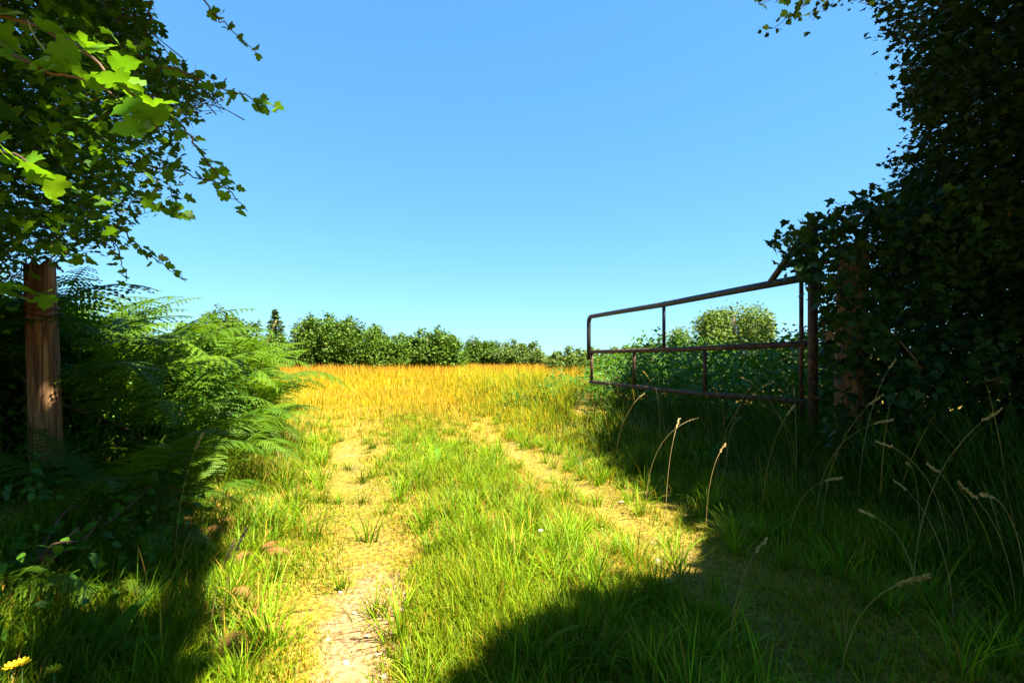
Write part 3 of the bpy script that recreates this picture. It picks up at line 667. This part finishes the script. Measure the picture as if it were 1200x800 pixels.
# ------------------------------------------------------------------ far trees and hedge
def far(name, label, px0, px1, top, d, mat, nl=2600, lobn=9, ls=None, group=None, conifer=False, base=None, depth=.6, gap=.35):
    wx = (px1-px0)/F*d; cx = ((px0+px1)/2-600)/F*d; H = CAMH+(HZ-top)/F*d; ls = ls or .0036*d
    root = np.array((cx, d, float(gz(cx, d))-.05)); t = thing(name, label, 'tree' if 'tree' in name else 'bush', root, group)
    b = MB(); tr = MB(); z0 = base if base is not None else -.02*H
    tr.tube([(0, 0, 0), (.01*H, 0, .4*H), (0, 0, .8*H)], (.045*H, .03*H, .012*H), 7)
    if conifer:
        for k in range(14):
            q = k/13; zz = z0+(H-z0)*q; rr = wx/2*(1-q)**.8*rng.uniform(.75, 1.2)+.02*H; n = int(nl/14*(1-q*.6))
            a = rng.uniform(0, 6.28, n); s = rng.uniform(.1, 1, n)**.6
            pp = np.stack([np.cos(a)*s*rr, np.sin(a)*s*rr, zz-.06*H*s+rng.normal(0, .012*H, n)], 1); b.scatter(*QUADLEAF, pp, rand_rot(n, .5), ls*rng.uniform(.6, 1.3, n))
    elif 'tree' not in name:
        for k in range(lobn+4):
            xk = ((k+rng.uniform(0, 1))/(lobn+4)*2-1)*.42*wx; hk = 1.06*H*(1-.42*abs(2*xk/wx)**2.6)*rng.uniform(.72, 1.04); yk = rng.uniform(-.3, .3)*wx*depth
            q = ellipsoid(nl*3//(lobn+4), (xk, yk, .40*hk), (wx*rng.uniform(.13, .2), wx*depth*.3, .58*hk), .45)
            q[:, 2] += .04*H*np.sin(q[:, 0]*5/H*2)*np.sin(q[:, 1]*4); q += rng.normal(0, .008*wx, q.shape)
            sp_ = ellipsoid(70, (xk, yk, .93*hk), (wx*.05, wx*.05, .12*hk)); q = np.concatenate([q, sp_]); q += (.03*wx*np.sin(q[:, [2, 0, 1]]*7/ls*.12))
            q = q[q[:, 2] > .03]; b.scatter(*QUADLEAF, q, rand_rot(len(q), .9), ls*rng.uniform(.6, 1.4, len(q)))
    else:
        Lb = [((0, 0, (z0+H)/2), (wx*.40, wx*.40*depth, (H-z0)*.44))]
        for k in range(lobn):
            a = rng.uniform(0, 6.28); e = rng.uniform(-.5, .95); rr = math.sqrt(max(0, 1-e*e))
            Lb.append(((math.cos(a)*rr*wx*.32, math.sin(a)*rr*wx*.32*depth, (z0+H)/2+e*(H-z0)*.30), tuple(np.array((wx*.5, wx*.5*depth, (H-z0)*.5))*rng.uniform(.3, .42))))
        for c, r in Lb:
            n = int(nl/(lobn+1)*(2.2 if c[0] == 0 and c[1] == 0 else .9)); q = ellipsoid(n, c, r, .72)
            q += rng.normal(0, .035*min(wx, H), q.shape); q[:, 2] = np.clip(q[:, 2], .06*H*rng.uniform(.2, 1, len(q)), H*1.02)
            b.scatter(*QUADLEAF, q, rand_rot(n, .9), ls*rng.uniform(.6, 1.4, n))
            tr.tube([(0, 0, .3*H), np.array(c)*.6+np.array((0, 0, .12*H)), c], (.02*H, .012*H, .005*H), 5)
    tr.build('trunk', M['bark'], t); tag(b.build('crown', M[mat], t), kind='stuff')
far('sallow_bush', 'large rounded green bush across the hay field', 340, 460, 371, 46, 'fartree', 9000, 14, .26)
far('sallow_bush', 'lower rounded green bush adjoining the largest one across the field', 455, 546, 386, 47, 'fartree', 6000, 11, .26)
far('spruce_tree', 'pointed dark conifer rising above the far hedge', 300, 345, 363, 62, 'fartree3', 4200, conifer=True, ls=.42)
far('oak_tree', 'dark round-topped tree behind the large rounded bush', 330, 392, 370, 64, 'fartree3', 2600, 8, .32)
far('hazel_bush', 'broad green hazel bush beyond the tips of the bracken', 205, 312, 366, 52, 'fartree', 5200, 11, .28)
far('hedge_shrub', 'green hedge shrub between the conifer and the bracken', 285, 352, 396, 50, 'fartree', 2200, 6, .24)
far('ash_tree', 'slender pale tree standing behind the low far hedge', 543, 566, 389, 95, 'fartree3', 1300, 7, .42)
far('oak_tree', 'low dark spreading tree beyond the far hedge', 556, 602, 398, 100, 'fartree3', 1600, 7, .42)
far('hedge_shrub', 'small green hedge shrub against the adjoining rounded bush', 540, 585, 400, 60, 'fartree', 2000, 7, .28)
far('hedge_shrub', 'yellow-green shrub at the open end of the far hedge', 578, 640, 399, 58, 'fartree2', 2600, 8, .26)
far('hedge_shrub', 'pale low shrub showing above the tall grass left of the gate', 640, 705, 407, 40, 'fartree2', 1800, 7, .2)
far('willow_tree', 'round pale green tree seen through the gate above its middle rail', 812, 908, 350, 34, 'fartree2', 15000, 18, .2, depth=.9)
far('willow_tree', 'small olive tree tucked beside the round tree through the gate', 778, 832, 378, 40, 'fartree2', 2600, 9, .2)
far('hedge_shrub', 'dark hedge shrub seen low behind the gate, beneath the round tree', 690, 790, 404, 26, 'fartree', 3200, 9, .13)
far('hedge_shrub', 'mid green hedge shrub between the round tree and the ivy', 885, 985, 398, 24, 'fartree', 3200, 9, .12)

far('hedge_shrub', 'low green hedge shrub just past the free end of the gate', 715, 800, 412, 17, 'fartree3', 3200, 8, .1)
far('hedge_shrub', 'low green hedge shrub seen between the gate uprights', 785, 880, 413, 16, 'fartree3', 3200, 8, .1)
far('hedge_shrub', 'low green hedge shrub behind the heel bar of the gate', 865, 970, 412, 15, 'fartree3', 3200, 8, .1)

# ------------------------------------------------------------------ tall seeding grass stalks
def head_mesh(seed):
    r = np.random.default_rng(seed); b = MB(); n = 34; t = np.sort(r.uniform(0, 1, n))
    b.tube([(0, 0, 0), (0, 0, .5), (0, 0, 1)], (.02, .02, .008), 4)
    q = np.stack([r.normal(0, .02, n), r.normal(0, .02, n), t], 1)
    b.scatter(np.array([(0, 0, 0), (.06, .025, .07), (.05, 0, .17), (.0, -.02, .08)]), np.array([(0, 1, 2), (0, 2, 3)]), q, np.stack([np.array(Matrix.Rotation(a, 3, 'Z')) for a in r.uniform(0, 6.28, n)]), np.ones(n))
    return b.mesh('seed_head')
HM = [head_mesh(k) for k in range(3)]
for h_ in HM: h_.materials.append(M['straw'])
def stalk(x, y, h, label, group, az, bend, hl=.11):
    z0 = float(gz(x, y))-.02; t = thing('grass_stalk', label, 'grass stalk', (x, y, z0), group)
    n = 9; th = .05; p = [np.zeros(3)]
    for i in range(n):
        p.append(p[-1]+h/n*np.array((math.sin(th)*math.cos(az), math.sin(th)*math.sin(az), math.cos(th)))); th += bend/n*(.3+1.4*i/n)
    b = MB(); b.tube(p, np.linspace(.002, .001, n+1), 4); b.build('stem', M['straw'], t)
    o = obj('seed_head', HM[rng.integers(3)], None, t); d = Vector(p[-1]-p[-2]); q = Vector((d.x, d.y, d.z-.25*h/n))
    o.matrix_basis = Matrix.Translation(p[-1]) @ q.to_track_quat('Z', 'X').to_matrix().to_4x4() @ Matrix.Diagonal((hl*1.1, hl*1.1, hl, 1))
lg = 'dry pale seeding grass stalk bending on the shaded verge below the gate'
for (px_, py_, d_) in ((897, 452, 3.9), (868, 455, 4.1), (880, 425, 4.4), (790, 490, 4.0), (800, 515, 3.6), (775, 455, 5.0), (757, 450, 5.4), (990, 490, 3.2), (1000, 485, 2.9), (1055, 540, 2.6), (1060, 525, 2.5),
                       (1090, 560, 2.4), (1130, 505, 2.3), (955, 560, 2.8), (1040, 445, 3.3), (1160, 570, 2.0), (900, 655, 1.9), (1052, 690, 1.7), (1125, 600, 2.1), (1180, 630, 1.8), (850, 535, 3.4), (745, 470, 5.2),
                       (930, 500, 3.5), (1015, 610, 2.3), (1085, 585, 2.2), (940, 470, 3.8), (705, 440, 7.0), (835, 470, 4.5)):
    q = P(px_, py_, d_); az = rng.choice([math.pi, 0])+rng.normal(0, .7); bend = rng.uniform(.5, 1.5); off = .22
    x, y = q[0]-off*math.cos(az), q[1]-off*math.sin(az)*.5
    stalk(x, y, max(.25, (q[2]-float(gz(x, y)))*1.1+.05), lg, 'seeding grass stalks on the right verge', az, bend, rng.uniform(.065, .10))
for (px_, py_, d_, lb) in ((222, 522, 2.6, 'tall tan seed head leaning above dark grass beside the bracken'), (281, 640, 2.1, 'short reddish seed head among grass at the track edge'),
                           (305, 380, 5.5, 'brown seed stalk poking above the bracken tips'), (268, 655, 2.0, 'thin straw stalk at the left edge of the sunny grass')):
    q = P(px_, py_, d_); x, y = q[0]-.08, q[1]
    stalk(x, y, q[2]-float(gz(x, y)), lb, None, .2, .35, .10)

# ------------------------------------------------------------------ broad-leaved weeds, flowers, stones
DOCK = fan_leaf([(.05, .06), (.2, .13), (.45, .17), (.75, .1), (1, 0)], fold=.25, droop=.45)
dm = np_mesh('leaf', *DOCK); dm.materials.append(M['bramble'])
def dock(x, y, s, n, label, group=None):
    t = thing('dock_plant', label, 'plant', (x, y, float(gz(x, y))-.01), group)
    for k in range(n):
        o = obj('leaf', dm, None, t); o.matrix_basis = Matrix.Rotation(2*math.pi*k/n+rng.uniform(-.3, .3), 4, 'Z') @ Matrix.Rotation(-rng.uniform(.5, 1.25), 4, 'Y') @ Matrix.Scale(s*rng.uniform(.7, 1.2), 4)
for px_, py_, s, n, lb in ((1150, 600, .34, 7, 'broad-leaved dock in deep shade below the ivy'), (515, 545, .2, 6, 'small dock on the grassy crown of the track'),
                           (110, 800, .22, 6, 'dock with upright leaves in the shade at the foot of the bank'), (830, 560, .26, 6, 'dock on the verge where the sunny track meets the shade')):
    g_ = G(px_, py_); dock(g_[0], g_[1], s, n, lb)
def flower(x, y, h, r, mat, name, label, npet=14, group=None):
    t = thing(name, label, 'flower', (x, y, float(gz(x, y))-.01), group)
    b = MB(); b.tube([(0, 0, 0), (.01, 0, h*.5), (0, .01, h)], (.0022, .002, .0018), 5); b.build('stem', M['stem'], t)
    b = MB(); a = np.linspace(0, 2*math.pi, npet, endpoint=False); rot = np.stack([np.array(Matrix.Rotation(q, 3, 'Z') @ Matrix.Rotation(-.25-.4*(i % 2), 3, 'Y')) for i, q in enumerate(a)])
    b.scatter(np.array([(0, -.1, 0), (.9, -.16, .02), (1, 0, 0), (.9, .16, .02), (0, .1, 0)]), np.array([(0, 1, 2), (0, 2, 4), (4, 2, 3)]), np.repeat([[0, .01, h]], npet, 0), rot, np.full(npet, r))
    b.build('flower_head', M[mat], t)
gy_ = 'yellow flowers at the foot of the bank'
for px_, py_, d_ in ((22, 776, 1.5), (10, 780, 1.5), (60, 784, 1.55)):
    q = P(px_, py_, d_); flower(q[0], q[1], max(.08, q[2]-float(gz(q[0], q[1]))), .022, 'yellow', 'hawkbit_flower', 'small yellow flower low in the shade below the wooden post', 16, gy_)
q = G(918, 800); flower(q[0], q[1], .05, .012, 'yellow', 'hawkbit_flower', 'tiny yellow flower in the shaded right rut', 12)
q = G(634, 640); flower(q[0], q[1], .07, .018, 'white', 'daisy_flower', 'small white flower on the sunny grassy crown of the track', 14)
def stone(x, y, s, lb, group):
    b = MB(); n = 8; V = []; 
    for i in range(4):
        for k in range(n):
            a = 2*math.pi*k/n; rr = (.75, 1, .8, .3)[i]*s*rng.uniform(.82, 1.12); V.append((rr*math.cos(a)*1.2, rr*math.sin(a)*.9, (-.25, .05, .38, .52)[i]*s))
    Qs = [(i*n+k, i*n+(k+1) % n, (i+1)*n+(k+1) % n, (i+1)*n+k) for i in range(3) for k in range(n)]; V.append((0, 0, .55*s)); b.add(V, [(len(V)-1, 3*n+k, 3*n+(k+1) % n) for k in range(n)], Qs)
    o = b.build('stone', M['stone']); o.location = (x, y, float(gz(x, y))+.003); o.rotation_euler[2] = rng.uniform(0, 6); tag(o, lb, 'stone', group)
for px_, py_ in ((430, 742), (405, 770), (455, 690), (442, 765), (385, 745), (470, 718), (415, 715), (398, 690), (450, 790), (425, 660)):
    g_ = G(px_, py_); stone(g_[0], g_[1], rng.uniform(.008, .018), 'small pale stone lying on the bare sunlit left rut', 'stones in the left rut')
for px_, py_ in ((783, 680), (792, 668), (728, 585), (700, 560), (770, 650)):
    g_ = G(px_, py_); stone(g_[0], g_[1], rng.uniform(.014, .028), 'small pale stone in the right rut near the shade', 'stones in the right rut')
